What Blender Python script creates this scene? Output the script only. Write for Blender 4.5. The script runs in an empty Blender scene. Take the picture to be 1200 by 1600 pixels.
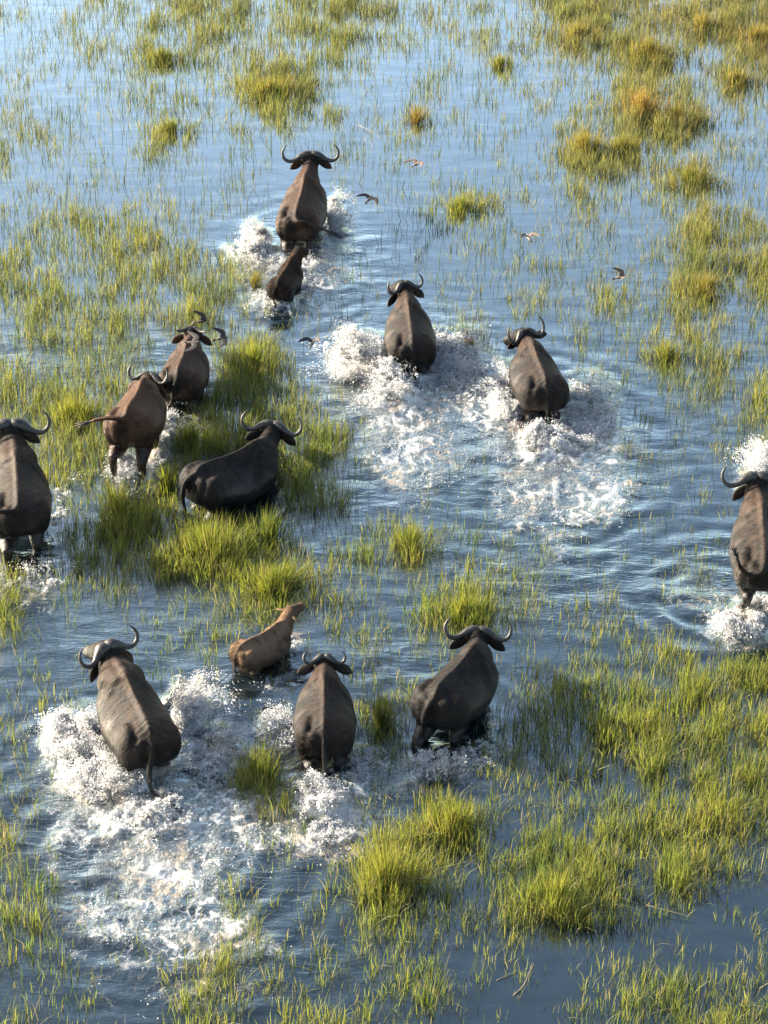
import bpy, math, random
import numpy as np
from mathutils import Vector, Matrix

# ------------------------------------------------------------------ camera, sky, sun, exposure
scene = bpy.context.scene
COL = scene.collection
PITCH = math.radians(32.0)                      # camera looks this far below the horizon
FPX = 2787 / math.tan(PITCH)                    # focal length in photo pixels (1600 high)
CAMH = math.cos(PITCH) / 0.03625                # metres above the water
cam_d = bpy.data.cameras.new('camera')
cam = bpy.data.objects.new('camera', cam_d)
COL.objects.link(cam)
cam.location = (0, 0, CAMH)
cam.rotation_euler = (math.pi / 2 - PITCH, 0, 0)
cam_d.sensor_fit = 'VERTICAL'
cam_d.sensor_height = 36
cam_d.lens = FPX / 1600 * 36
cam_d.clip_start = 0.5
cam_d.clip_end = 9000
scene.camera = cam
scene.render.resolution_x, scene.render.resolution_y = 768, 1024

SUN_AZ, SUN_EL = math.radians(-68), math.radians(20)      # azimuth clockwise from +Y
world = bpy.data.worlds.new('World')
scene.world = world
world.use_nodes = True
wn = world.node_tree.nodes
sky = wn.new('ShaderNodeTexSky')
sky.sky_type = 'NISHITA'
sky.sun_disc = False
sky.sun_elevation = SUN_EL
sky.sun_rotation = SUN_AZ
sky.dust_density = 2.2
sky.air_density = 1.0
sky.ozone_density = 0.6
wn['Background'].inputs[1].default_value = 0.10
world.node_tree.links.new(sky.outputs[0], wn['Background'].inputs[0])
sun_d = bpy.data.lights.new('sun', 'SUN')
sun_d.energy = 5.0
sun_d.angle = math.radians(0.5)
sun_d.color = (1.0, 0.90, 0.74)
sun = bpy.data.objects.new('sun', sun_d)
COL.objects.link(sun)
sdir = Vector((math.sin(SUN_AZ) * math.cos(SUN_EL), math.cos(SUN_AZ) * math.cos(SUN_EL), math.sin(SUN_EL)))
sun.rotation_euler = sdir.to_track_quat('Z', 'Y').to_euler()
scene.view_settings.view_transform = 'Standard'
scene.view_settings.look = 'None'
scene.view_settings.gamma = 1
scene.view_settings.use_curve_mapping = False
scene.view_settings.exposure = 1.9

cy = scene.cycles
cy.max_bounces, cy.diffuse_bounces, cy.glossy_bounces, cy.transmission_bounces = 5, 2, 3, 2
cy.caustics_reflective = cy.caustics_refractive = False

random.seed(7)
RNG = np.random.default_rng(7)

# ------------------------------------------------------------------ measuring helpers
CP, SP = math.cos(PITCH), math.sin(PITCH)


def at(x, y, z=0.0):
    """world point at height z seen at photo pixel (x, y)"""
    dx = (x - 600) / FPX
    dy = -(y - 800) / FPX
    d = (dx, CP + dy * SP, -SP + dy * CP)
    t = (z - CAMH) / d[2]
    return Vector((d[0] * t, d[1] * t, z))


def to_px(x, y, z):
    dep = y * CP - (z - CAMH) * SP
    up = y * SP + (z - CAMH) * CP
    return 600 + FPX * x / dep, 800 - FPX * up / dep


def hash2(ix, iy, seed):
    h = (ix.astype(np.int64) * 374761393 + iy.astype(np.int64) * 668265263 + seed * 974711) & 0xFFFFFFFF
    h = ((h ^ (h >> 13)) * 1274126177) & 0xFFFFFFFF
    h = h ^ (h >> 16)
    return h


def perlin(x, y, seed=0):
    ix = np.floor(x).astype(np.int64)
    iy = np.floor(y).astype(np.int64)
    fx, fy = x - ix, y - iy
    u = fx * fx * fx * (fx * (fx * 6 - 15) + 10)
    v = fy * fy * fy * (fy * (fy * 6 - 15) + 10)

    def g(jx, jy, gx, gy):
        a = hash2(jx, jy, seed) * (2 * math.pi / 4294967296.0)
        return np.cos(a) * gx + np.sin(a) * gy
    n00 = g(ix, iy, fx, fy)
    n10 = g(ix + 1, iy, fx - 1, fy)
    n01 = g(ix, iy + 1, fx, fy - 1)
    n11 = g(ix + 1, iy + 1, fx - 1, fy - 1)
    return ((n00 * (1 - u) + n10 * u) * (1 - v) + (n01 * (1 - u) + n11 * u) * v) * 1.5


def fbm(x, y, oct=4, seed=0, gain=0.5):
    s = np.zeros_like(x)
    a = 1.0
    for o in range(oct):
        s += a * perlin(x * 2 ** o, y * 2 ** o, seed + o * 17)
        a *= gain
    return s


def tag(o, label=None, cat=None, group=None, kind=None):
    if label: o['label'] = label
    if cat: o['category'] = cat
    if group: o['group'] = group
    if kind: o['kind'] = kind
    return o


def mesh_np(name, v, f, smooth=True):
    """mesh from numpy verts (N,3) and equal-sided faces (M,k)"""
    v = np.asarray(v, dtype=np.float32)
    f = np.asarray(f, dtype=np.int32)
    me = bpy.data.meshes.new(name)
    me.vertices.add(len(v))
    me.vertices.foreach_set('co', v.ravel())
    k = f.shape[1]
    me.loops.add(f.size)
    me.loops.foreach_set('vertex_index', f.ravel())
    me.polygons.add(len(f))
    me.polygons.foreach_set('loop_start', np.arange(0, f.size, k, dtype=np.int32))
    me.polygons.foreach_set('loop_total', np.full(len(f), k, dtype=np.int32))
    if smooth:
        me.polygons.foreach_set('use_smooth', np.ones(len(f), dtype=bool))
    me.update(calc_edges=True)
    return me


def put(name, me, mat=None, parent=None):
    o = bpy.data.objects.new(name, me)
    if mat:
        me.materials.append(mat)
    COL.objects.link(o)
    if parent:
        o.parent = parent
    return o


def empty(name, loc, rz=0):
    o = bpy.data.objects.new(name, None)
    o.empty_display_size = 0.2
    COL.objects.link(o)
    o.location = loc
    o.rotation_euler = (0, 0, rz)
    return o


# ------------------------------------------------------------------ materials
def new_mat(name):
    m = bpy.data.materials.new(name)
    m.use_nodes = True
    nt = m.node_tree
    return m, nt, nt.nodes['Principled BSDF'], nt.nodes['Material Output']


class NB:
    """little node builder"""
    def __init__(self, nt):
        self.nt = nt

    def n(self, typ, **kw):
        nd = self.nt.nodes.new(typ)
        for k, v in kw.items():
            setattr(nd, k, v)
        return nd

    def set(self, sock, val):
        if hasattr(val, 'is_output') or isinstance(val, bpy.types.NodeSocket):
            self.nt.links.new(val, sock)
        elif val is not None:
            sock.default_value = val

    def math(self, op, a, b=None, clamp=False):
        nd = self.n('ShaderNodeMath', operation=op, use_clamp=clamp)
        self.set(nd.inputs[0], a)
        if b is not None:
            self.set(nd.inputs[1], b)
        return nd.outputs[0]

    def noise(self, vec, scale, detail=4, rough=0.55, dist=0.0):
        nd = self.n('ShaderNodeTexNoise')
        self.set(nd.inputs['Vector'], vec)
        nd.inputs['Scale'].default_value = scale
        nd.inputs['Detail'].default_value = detail
        nd.inputs['Roughness'].default_value = rough
        nd.inputs['Distortion'].default_value = dist
        return nd.outputs['Fac']

    def ramp(self, fac, lo, hi):
        nd = self.n('ShaderNodeMapRange', interpolation_type='SMOOTHSTEP')
        self.set(nd.inputs[0], fac)
        self.set(nd.inputs[1], lo)
        self.set(nd.inputs[2], hi)
        return nd.outputs[0]

    def mix(self, fac, a, b):
        nd = self.n('ShaderNodeMix', data_type='RGBA')
        self.set(nd.inputs[0], fac)
        self.set(nd.inputs[6], a)
        self.set(nd.inputs[7], b)
        return nd.outputs[2]


def c4(r, g, b):
    return (r, g, b, 1.0)


def hide_material(name, dark, brown, mud, mud_amt=0.5, brown_amt=0.5, hairy=0.0):
    q = 1.0 if hairy > .8 else .56
    dark, brown, mud = tuple(c * q * .7 for c in dark), tuple(c * q * 1.15 for c in brown), (mud[0] * .72, mud[1] * .58, mud[2] * .47)
    brown = (brown[0] * 1.04, brown[1] * .98, brown[2] * .95)
    m, nt, bs, out = new_mat(name)
    b = NB(nt)
    tc = b.n('ShaderNodeTexCoord').outputs['Object']
    sep = b.n('ShaderNodeSeparateXYZ')
    nt.links.new(tc, sep.inputs[0])
    n1 = b.noise(tc, 2.2, 5, 0.6, 0.4)
    n2 = b.noise(tc, 7.0, 5, 0.65, 0.6)
    n3 = b.noise(tc, 38.0, 3, 0.6)
    # brown shows on flanks, thighs and neck in broad soft patches
    f1 = b.ramp(n1, 0.56 - 0.26 * brown_amt, 0.72 - 0.26 * brown_amt)
    colr = b.mix(f1, c4(*dark), c4(*brown))
    # dried mud film on the upper back
    hz = b.ramp(sep.outputs[2], 0.95, 1.5)
    f2 = b.math('MULTIPLY', b.math('MULTIPLY', b.ramp(n2, 0.40, 0.62), hz), mud_amt * 1.35)
    colr = b.mix(f2, colr, c4(*mud))
    f3 = b.math('MULTIPLY', b.ramp(n3, 0.38, 0.68), 0.5 - .38 * hairy)
    colr = b.mix(f3, colr, c4(dark[0] * .45, dark[1] * .45, dark[2] * .45))
    face = b.n('ShaderNodeAttribute', attribute_name='face').outputs['Fac']
    colr = b.mix(b.math('MULTIPLY', face, 0.75 - 0.6 * hairy), colr, c4(dark[0] * .55, dark[1] * .5, dark[2] * .5))
    # wet hide: legs, belly and splashed streaks are darker and shine
    wet = b.ramp(b.math('ADD', b.math('MULTIPLY', sep.outputs[2], -1.0), b.math('MULTIPLY', n1, 0.9)), -0.78, -0.42)
    colr = b.mix(b.math('MULTIPLY', wet, 0.55), colr, c4(dark[0] * .5, dark[1] * .48, dark[2] * .46))
    nt.links.new(colr, bs.inputs['Base Color'])
    rg = b.math('SUBTRACT', b.math('ADD', b.math('MULTIPLY', n2, 0.35), 0.42 + 0.2 * hairy), b.math('MULTIPLY', wet, 0.20))
    nt.links.new(rg, bs.inputs['Roughness'])
    nt.links.new(b.math('ADD', 0.15 - .06 * hairy, b.math('MULTIPLY', wet, 0.24)), bs.inputs['Specular IOR Level'])
    # skin folds across the ribs, fine hair streaks along the body
    mp = b.n('ShaderNodeMapping')
    nt.links.new(tc, mp.inputs[0])
    mp.inputs['Scale'].default_value = (1.2, 5.0, 1.0)
    nf = b.noise(mp.outputs[0], 2.6, 4, 0.55, 0.7)
    mp2 = b.n('ShaderNodeMapping')
    nt.links.new(tc, mp2.inputs[0])
    mp2.inputs['Scale'].default_value = (3.0, 0.6, 1.2)
    nh = b.noise(mp2.outputs[0], 34.0, 4, 0.7)
    bp = b.n('ShaderNodeBump')
    bp.inputs['Strength'].default_value = 0.55
    bp.inputs['Distance'].default_value = 0.05
    nt.links.new(nf, bp.inputs['Height'])
    bp2 = b.n('ShaderNodeBump')
    bp2.inputs['Strength'].default_value = 0.5 + 0.4 * hairy
    bp2.inputs['Distance'].default_value = 0.012 + 0.02 * hairy
    nt.links.new(nh, bp2.inputs['Height'])
    nt.links.new(bp.outputs[0], bp2.inputs['Normal'])
    nt.links.new(bp2.outputs[0], bs.inputs['Normal'])
    return m


def horn_material():
    m, nt, bs, out = new_mat('horn_keratin')
    b = NB(nt)
    tc = b.n('ShaderNodeTexCoord').outputs['Object']
    n = b.noise(tc, 16, 5, 0.65, 0.5)
    n2 = b.noise(tc, 60, 3)
    cr = b.mix(b.ramp(n, 0.35, 0.7), c4(0.018, 0.016, 0.014), c4(0.062, 0.054, 0.044))
    nt.links.new(cr, bs.inputs['Base Color'])
    bs.inputs['Roughness'].default_value = 0.42
    bp = b.n('ShaderNodeBump')
    bp.inputs['Strength'].default_value = 0.5
    bp.inputs['Distance'].default_value = 0.01
    nt.links.new(n2, bp.inputs['Height'])
    nt.links.new(bp.outputs[0], bs.inputs['Normal'])
    return m


def plain_material(name, colr, rough=0.6, var=0.3, scale=12):
    m, nt, bs, out = new_mat(name)
    b = NB(nt)
    tc = b.n('ShaderNodeTexCoord').outputs['Object']
    n = b.noise(tc, scale, 4, 0.6)
    d = tuple(c * (1 - var) for c in colr)
    nt.links.new(b.mix(n, c4(*d), c4(*colr)), bs.inputs['Base Color'])
    bs.inputs['Roughness'].default_value = rough
    return m


def grass_material():
    """blade colour comes from a per-blade colour attribute; thin leaves let light through"""
    m, nt, bs, out = new_mat('grass_blades')
    b = NB(nt)
    at_ = b.n('ShaderNodeAttribute', attribute_name='tint')
    nt.links.new(at_.outputs[0], bs.inputs['Base Color'])
    bs.inputs['Roughness'].default_value = 0.5
    bs.inputs['Specular IOR Level'].default_value = 0.35
    tr = b.n('ShaderNodeBsdfTranslucent')
    g = b.n('ShaderNodeMix', data_type='RGBA', blend_type='MULTIPLY')
    g.inputs[0].default_value = 1
    nt.links.new(at_.outputs[0], g.inputs[6])
    g.inputs[7].default_value = c4(1.45, 1.45, 0.75)
    nt.links.new(g.outputs[2], tr.inputs[0])
    mx = b.n('ShaderNodeMixShader')
    mx.inputs[0].default_value = 0.5
    nt.links.new(bs.outputs[0], mx.inputs[1])
    nt.links.new(tr.outputs[0], mx.inputs[2])
    nt.links.new(mx.outputs[0], out.inputs[0])
    return m


def whitewater_material():
    """aerated water: drops and froth"""
    m, nt, bs, out = new_mat('white_water')
    b = NB(nt)
    tc = b.n('ShaderNodeTexCoord').outputs['Object']
    n = b.noise(tc, 1.3, 3, 0.6)
    cr = b.mix(b.ramp(n, 0.5, 0.72), c4(0.96, 0.96, 0.96), c4(0.92, 0.88, 0.80))
    nt.links.new(cr, bs.inputs['Base Color'])
    bs.inputs['Roughness'].default_value = 0.25
    tr = b.n('ShaderNodeBsdfTranslucent')
    nt.links.new(cr, tr.inputs[0])
    mx = b.n('ShaderNodeMixShader')
    mx.inputs[0].default_value = 0.55
    nt.links.new(bs.outputs[0], mx.inputs[1])
    nt.links.new(tr.outputs[0], mx.inputs[2])
    nt.links.new(mx.outputs[0], out.inputs[0])
    return m


def water_material():
    m, nt, bs, out = new_mat('flood_water')
    b = NB(nt)
    tc = b.n('ShaderNodeTexCoord').outputs['Object']
    foam = b.n('ShaderNodeAttribute', attribute_name='foam').outputs['Fac']
    chop = b.n('ShaderNodeAttribute', attribute_name='chop').outputs['Fac']
    # froth pattern: winding strands and torn patches
    warp = b.n('ShaderNodeTexNoise')
    nt.links.new(tc, warp.inputs['Vector'])
    warp.inputs['Scale'].default_value = 1.9
    warp.inputs['Detail'].default_value = 4
    wv = b.n('ShaderNodeVectorMath', operation='MULTIPLY_ADD')
    nt.links.new(warp.outputs['Color'], wv.inputs[0])
    wv.inputs[1].default_value = (0.7, 0.7, 0.7)
    nt.links.new(tc, wv.inputs[2])
    fm = b.n('ShaderNodeMapping')
    nt.links.new(wv.outputs[0], fm.inputs[0])
    fm.inputs['Rotation'].default_value = (0, 0, -0.12)
    fm.inputs['Scale'].default_value = (1.45, 0.75, 1)
    wv = fm
    n1 = b.noise(wv.outputs[0], 3.0, 2, 0.5)
    strand = b.math('SUBTRACT', 1.0, b.math('MULTIPLY', b.math('ABSOLUTE', b.math('SUBTRACT', n1, 0.5)), 7.0))
    nz = b.noise(wv.outputs[0], 7.0, 7, 0.72)
    big = b.noise(tc, 1.1, 3, 0.6, 0.5)
    pat = b.math('ADD', b.math('MULTIPLY', b.math('MAXIMUM', strand, -0.8), 0.8), b.math('MULTIPLY', b.math('SUBTRACT', nz, 0.5), 2.4))
    pat = b.math('ADD', pat, b.math('MULTIPLY', b.math('SUBTRACT', big, 0.5), 1.6))
    lvl = b.math('ADD', b.math('SUBTRACT', pat, 0.34), b.math('MULTIPLY', foam, 1.05))
    mask = b.math('MULTIPLY', b.ramp(lvl, 0.42, 1.30), b.ramp(foam, 0.03, 0.25), True)
    tone = b.noise(tc, 1.6, 3)
    fcol = b.mix(b.ramp(tone, 0.42, 0.62), c4(0.66, 0.65, 0.63), c4(0.40, 0.32, 0.24))
    # murky water: brownish where the bottom has been stirred up
    mud = b.math('MULTIPLY', b.ramp(chop, 0.35, 1.2), b.ramp(tone, 0.35, 0.75))
    wcol = b.mix(mud, c4(0.006, 0.012, 0.015), c4(0.052, 0.042, 0.030))
    nt.links.new(b.mix(mask, wcol, fcol), bs.inputs['Base Color'])
    bs.inputs['Roughness'].default_value = 0.6
    bs.inputs['Specular IOR Level'].default_value = 0.0
    # ripples
    mp = b.n('ShaderNodeMapping')
    nt.links.new(tc, mp.inputs[0])
    mp.inputs['Rotation'].default_value = (0, 0, 0.25)
    mp.inputs['Scale'].default_value = (0.6, 1.5, 1)
    r1 = b.noise(mp.outputs[0], 2.0, 3, 0.5, 0.4)
    r2 = b.noise(mp.outputs[0], 8.0, 4, 0.62, 0.8)
    rh = b.math('ADD', b.math('MULTIPLY', r1, b.math('ADD', 0.07, b.math('MULTIPLY', chop, 1.0))),
                b.math('MULTIPLY', r2, b.math('ADD', 0.004, b.math('MULTIPLY', chop, 0.40))))
    rh = b.math('ADD', rh, b.math('MULTIPLY', b.math('MULTIPLY', b.noise(tc, 9.0, 5, 0.7), b.ramp(foam, 0.05, 0.6)), 1.0))
    bp = b.n('ShaderNodeBump')
    bp.inputs['Strength'].default_value = 1.0
    bp.inputs['Distance'].default_value = 0.06
    nt.links.new(rh, bp.inputs['Height'])
    nt.links.new(bp.outputs[0], bs.inputs['Normal'])
    fr = b.n('ShaderNodeFresnel')
    fr.inputs['IOR'].default_value = 1.18
    nt.links.new(bp.outputs[0], fr.inputs['Normal'])
    gl = b.n('ShaderNodeBsdfGlossy')
    gl.inputs['Roughness'].default_value = 0.07
    gl.inputs['Color'].default_value = c4(0.93, 1.0, 0.985)
    nt.links.new(bp.outputs[0], gl.inputs['Normal'])
    fac = b.math('MULTIPLY', b.math('MULTIPLY', fr.outputs[0], WATER_GLOSS), b.math('SUBTRACT', 1.0, b.math('MULTIPLY', mask, 0.85)), True)
    mx = b.n('ShaderNodeMixShader')
    nt.links.new(fac, mx.inputs[0])
    nt.links.new(bs.outputs[0], mx.inputs[1])
    nt.links.new(gl.outputs[0], mx.inputs[2])
    nt.links.new(mx.outputs[0], out.inputs[0])
    return m


WATER_GLOSS = 11.6
M_WATER = water_material()
M_WHITE = whitewater_material()
M_GRASS = grass_material()
M_HORN = horn_material()
M_TUFT = plain_material('black_hair', (0.014, 0.011, 0.010), 0.55)
M_EYE = plain_material('wet_eye', (0.01, 0.008, 0.007), 0.12)
M_BED = plain_material('marsh_mud', (0.06, 0.045, 0.03), 0.9, 0.4, 0.5)
M_STALK = plain_material('dry_stalk', (0.34, 0.26, 0.17), 0.75, 0.5, 9)

# ------------------------------------------------------------------ the herd's places (photo pixels of each tail root)
# name: tail px, heading (deg clockwise from away), scale, water depth, ...
HERD_SPOTS = {}

# ------------------------------------------------------------------ foam and turbulence maps on the water plane
# (x, y, rx, ry in photo pixels on the water, strength)
FOAM = [
    # leading cow and dark calf
    (400, 400, 34, 42, .75), (425, 470, 50, 30, .55), (520, 345, 14, 34, .75), (515, 410, 40, 45, .35), (470, 420, 60, 30, .6), (520, 480, 40, 30, .18),
    # cow in the middle
    (575, 565, 50, 42, 1.15), (615, 610, 60, 38, 1.05), (650, 660, 70, 40, .5), (690, 720, 70, 36, .44), (600, 700, 40, 50, .45),
    (710, 560, 55, 50, .6), (745, 610, 60, 55, .55), (700, 650, 50, 34, .28), (780, 680, 50, 40, .22), (640, 740, 40, 50, .34),
    # cow to its right
    (800, 625, 36, 48, .95), (845, 695, 50, 32, .95), (930, 635, 45, 60, .62), (915, 700, 60, 40, .6), (870, 770, 90, 36, .52), (930, 790, 50, 30, .46), (960, 730, 30, 50, .4), (830, 800, 46, 30, .36), (880, 850, 40, 40, .3),
    # brown cow climbing through the grass
    (195, 735, 34, 34, .8), (255, 690, 26, 50, .7), (235, 730, 40, 40, .45), (300, 665, 30, 25, .5),
    # cow at the left edge
    (60, 915, 50, 30, .35), (95, 760, 14, 30, .35),
    # bull lower left
    (128, 1165, 58, 46, 1.15), (180, 1215, 70, 55, 1.15), (290, 1125, 34, 48, 1.0), (330, 1190, 50, 60, .8), (250, 1280, 95, 50, .78), (385, 1260, 70, 50, .52),
    (250, 1370, 110, 50, .56), (340, 1350, 70, 50, .5), (200, 1450, 110, 50, .44), (330, 1470, 100, 50, .38), (270, 1540, 120, 40, .24), (110, 1300, 40, 60, .3), (390, 1540, 50, 40, .2),
    # cow lower middle
    (447, 1150, 26, 44, .95), (500, 1250, 55, 42, .9), (515, 1300, 60, 48, .75), (560, 1200, 26, 40, .5), (430, 1300, 40, 30, .5),
    # cow lower right of the middle
    (665, 1195, 40, 24, .5), (735, 1190, 40, 30, .5), (620, 1230, 50, 28, .3), (765, 1140, 18, 30, .3),
    # pale calf
    (450, 1015, 16, 26, .45), (400, 1065, 50, 14, .25),
    # cow at the right edge
    (1165, 985, 45, 30, 1.05), (1200, 740, 40, 34, 1.1), (1110, 940, 60, 26, .3), (1200, 960, 40, 40, .9),
]
CHOP = [
    (640, 650, 160, 140, .8), (860, 720, 170, 140, .8), (860, 900, 300, 90, .55), (470, 420, 120, 80, .6),
    (240, 1000, 300, 110, .5), (250, 1280, 260, 200, .9), (520, 1250, 120, 100, .8), (690, 1190, 130, 50, .6),
    (230, 720, 130, 80, .6), (350, 930, 250, 60, .5), (1100, 920, 150, 90, .6), (150, 560, 250, 60, .5),
    (1050, 650, 200, 200, .22), (300, 1500, 300, 90, .5), (60, 900, 90, 60, .5), (620, 1040, 160, 60, .5),
    (540, 760, 150, 80, .5), (560, 1500, 200, 80, .2), (540, 860, 120, 60, .4),
]
# splashing mounds of white water: x, y, rx, ry, height (m)
MOUND = [
    (570, 560, 42, 34, .38), (612, 606, 34, 24, .36), (705, 545, 40, 34, .22), (795, 620, 26, 34, .30), (845, 690, 30, 18, .30),
    (400, 385, 22, 32, .24), (522, 338, 10, 26, .30), (430, 470, 26, 16, .18), (195, 728, 20, 22, .22), (258, 680, 14, 34, .22),
    (128, 1155, 48, 34, .36), (185, 1205, 50, 42, .34), (290, 1110, 26, 36, .42), (330, 1180, 34, 44, .22), (235, 1275, 60, 30, .22), (445, 1145, 18, 32, .28),
    (500, 1250, 38, 26, .26), (1160, 975, 34, 20, .30), (1200, 735, 30, 26, .42), (390, 1265, 50, 30, .12),
    (690, 1180, 30, 16, .14),
]


def ell(defs):
    out = []
    for (x, y, rx, ry, s) in defs:
        c = at(x, y)
        ex = (at(x + rx, y) - c).length
        ey = (at(x, y - ry) - at(x, y + ry)).length / 2
        out.append((c.x, c.y, ex, ey, s))
    return out


FOAM_W, CHOP_W, MOUND_W = ell(FOAM), ell(CHOP), ell(MOUND)


def field(defs, X, Y, power=2.0, mode='sum'):
    s = np.zeros_like(X)
    for (cx, cy, ex, ey, a) in defs:
        d2 = ((X - cx) / ex) ** 2 + ((Y - cy) / ey) ** 2
        k = d2 < 9
        v = a * np.exp(-(d2[k] / 1.1) ** (power / 2))
        if mode == 'sum':
            s[k] += v
        else:
            s[k] = np.maximum(s[k], v)
    return s


RINGS = []      # filled with (x, y, wavelength, amplitude, reach) round each animal


def water_fields(X, Y):
    wx = fbm(X * 1.3, Y * 1.3, 2, 5) * 0.28
    wy = fbm(X * 1.3, Y * 1.3, 2, 9) * 0.28
    foam = field(FOAM_W, X + wx, Y + wy, 3.0, 'max') * 0.7 + 0.3 * field(FOAM_W, X + wx, Y + wy, 2.0, 'sum')
    chop = np.minimum(field(CHOP_W, X + wx, Y + wy, 2.0, 'max') * 1.0, 1.2)
    mound = field(MOUND_W, X + wx * .6, Y + wy * .6, 3.0, 'max')
    h = 0.008 * fbm(X * 0.9 + 3, Y * 2.1, 3, 21) * (0.25 + 2.4 * chop)
    h += chop * 0.022 * fbm(X * 1.5, Y * 2.6, 3, 33)
    tb = np.minimum(foam, 1.0)
    ridge = 1 - np.abs(fbm(X * 2.6 + wx, Y * 3.4 + wy, 3, 41)) * 1.6
    h += tb * 0.055 * ridge + tb * 0.03 * fbm(X * 7, Y * 7, 3, 51)
    ml = 0.5 + 0.75 * fbm(X * 3.0, Y * 3.0, 4, 61, 0.62)
    h += mound * np.clip(ml, 0.05, 1.7) * 0.75
    for (cx, cy, lam, amp, reach, r0) in RINGS:
        r = np.sqrt((X - cx) ** 2 + (Y - cy) ** 2)
        k = r < reach * 4
        rr = r[k] + 0.25 * (wx[k] + wy[k])
        h[k] += amp * np.sin(2 * math.pi * (rr - r0) / lam) * np.exp(-np.maximum(rr - r0, 0) / reach) * np.clip(rr / max(r0, .01), 0, 1)
    return h, foam, chop


# ------------------------------------------------------------------ buffalo geometry
class Soup:
    def __init__(self):
        self.v, self.f, self.n = [], [], 0

    def rings(self, rings, cap=True):
        """rings: list of (k,3) arrays; closed loft"""
        k = len(rings[0])
        b = self.n
        for r in rings:
            self.v.append(np.asarray(r))
        m = len(rings)
        fs = []
        for i in range(m - 1):
            for j in range(k):
                j2 = (j + 1) % k
                fs.append((b + i * k + j, b + i * k + j2, b + (i + 1) * k + j2, b + (i + 1) * k + j))
        self.n += m * k
        self.f += fs
        if cap:
            for (i, rev) in ((0, True), (m - 1, False)):
                c = np.mean(rings[i], axis=0)
                self.v.append(c[None])
                ci = self.n
                self.n += 1
                for j in range(k):
                    a, d = b + i * k + j, b + i * k + (j + 1) % k
                    self.f.append((d, a, ci) if rev else (a, d, ci))

    def tube(self, pts, rad, up=(0, 0, 1), k=12, rad2=None, sub=0):
        """tapered tube along pts; rad across, rad2 along 'up'"""
        pts = np.asarray(pts, float)
        rad = np.asarray(rad, float)
        rad2 = rad if rad2 is None else np.asarray(rad2, float)
        if sub:
            pts, rad, rad2 = smooth_path(pts, sub), smooth_path(rad[:, None], sub)[:, 0], smooth_path(rad2[:, None], sub)[:, 0]
        n = len(pts)
        up = np.asarray(up, float)
        rings = []
        for i in range(n):
            t = pts[min(i + 1, n - 1)] - pts[max(i - 1, 0)]
            t /= np.linalg.norm(t) + 1e-9
            s = np.cross(t, up)
            if np.linalg.norm(s) < 0.15:
                s = np.cross(t, np.array([0, 1.0, 0.2]))
            s /= np.linalg.norm(s)
            u = np.cross(s, t)
            a = np.linspace(0, 2 * math.pi, k, endpoint=False)
            rings.append(pts[i] + np.cos(a)[:, None] * s * rad[i] + np.sin(a)[:, None] * u * rad2[i])
        self.rings(rings)

    def ball(self, c, r, k=12):
        """ellipsoid centre c, radii r"""
        c = np.asarray(c, float)
        th = np.linspace(-math.pi / 2 * .94, math.pi / 2 * .94, 8)
        a = np.linspace(0, 2 * math.pi, k, endpoint=False)
        self.rings([np.stack([c[0] + r[0] * math.cos(t) * np.cos(a), c[1] + r[1] * math.cos(t) * np.sin(a),
                              np.full(k, c[2] + r[2] * math.sin(t))], 1) for t in th])

    def mesh(self, name):
        me = bpy.data.meshes.new(name)
        me.from_pydata(np.concatenate(self.v).tolist(), [], self.f)
        me.polygons.foreach_set('use_smooth', np.ones(len(me.polygons), dtype=bool))
        me.update()
        return me


def smooth_path(p, sub):
    """Catmull-Rom resample"""
    p = np.asarray(p, float)
    q = np.concatenate([[2 * p[0] - p[1]], p, [2 * p[-1] - p[-2]]])
    out = []
    for i in range(1, len(q) - 2):
        for s in range(sub):
            t = s / sub
            out.append(0.5 * ((2 * q[i]) + (-q[i - 1] + q[i + 1]) * t + (2 * q[i - 1] - 5 * q[i] + 4 * q[i + 1] - q[i + 2]) * t * t
                              + (-q[i - 1] + 3 * q[i] - 3 * q[i + 1] + q[i + 2]) * t ** 3))
    out.append(p[-1])
    return np.array(out)


def rot_axis(yaw, pitch, roll=0):
    """frame columns right, forward, up; yaw clockwise from +Y, pitch up"""
    y, p = math.radians(yaw), math.radians(pitch)
    f = np.array([math.sin(y) * math.cos(p), math.cos(y) * math.cos(p), math.sin(p)])
    r = np.array([math.cos(y), -math.sin(y), 0])
    u = np.cross(r, f)
    ro = math.radians(roll)
    r2 = r * math.cos(ro) - u * math.sin(ro)
    u2 = u * math.cos(ro) + r * math.sin(ro)
    return r2, f, u2


TORSO = [  # y, half width, top z, bottom z
    (-0.91, .12, 1.19, .98), (-0.86, .26, 1.28, .84), (-0.76, .37, 1.36, .76), (-0.60, .435, 1.41, .68), (-0.40, .455, 1.415, .62),
    (-0.18, .465, 1.39, .57), (0.05, .475, 1.39, .54), (0.26, .45, 1.41, .54), (0.44, .425, 1.45, .57), (0.58, .395, 1.46, .62),
    (0.70, .345, 1.42, .70), (0.80, .26, 1.34, .80)]


def leg_points(side, hind, swing, flex):
    """hip-to-hoof points with sagittal swing (deg, forward +) and flexion 0..1"""
    if hind:
        base = np.array([.20, -.62, 1.06])
        seg = [(.44, 22), (.36, -42), (.40, 10), (.13, 22)]
        fl = [25, -45, 60, 20]
        rad = [.235, .165, .085, .058, .075]
    else:
        base = np.array([.20, .50, 1.02])
        seg = [(.34, -14), (.36, 8), (.32, 0), (.12, 20)]
        fl = [25, 20, -75, -40]
        rad = [.19, .135, .078, .056, .072]
    p = [base * (side, 1, 1)]
    for (L, a), d in zip(seg, fl):
        ang = math.radians(a + swing + flex * d)
        p.append(p[-1] + np.array([side * .005, math.sin(ang) * L, -math.cos(ang) * L]))
    return np.array(p), rad


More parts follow.
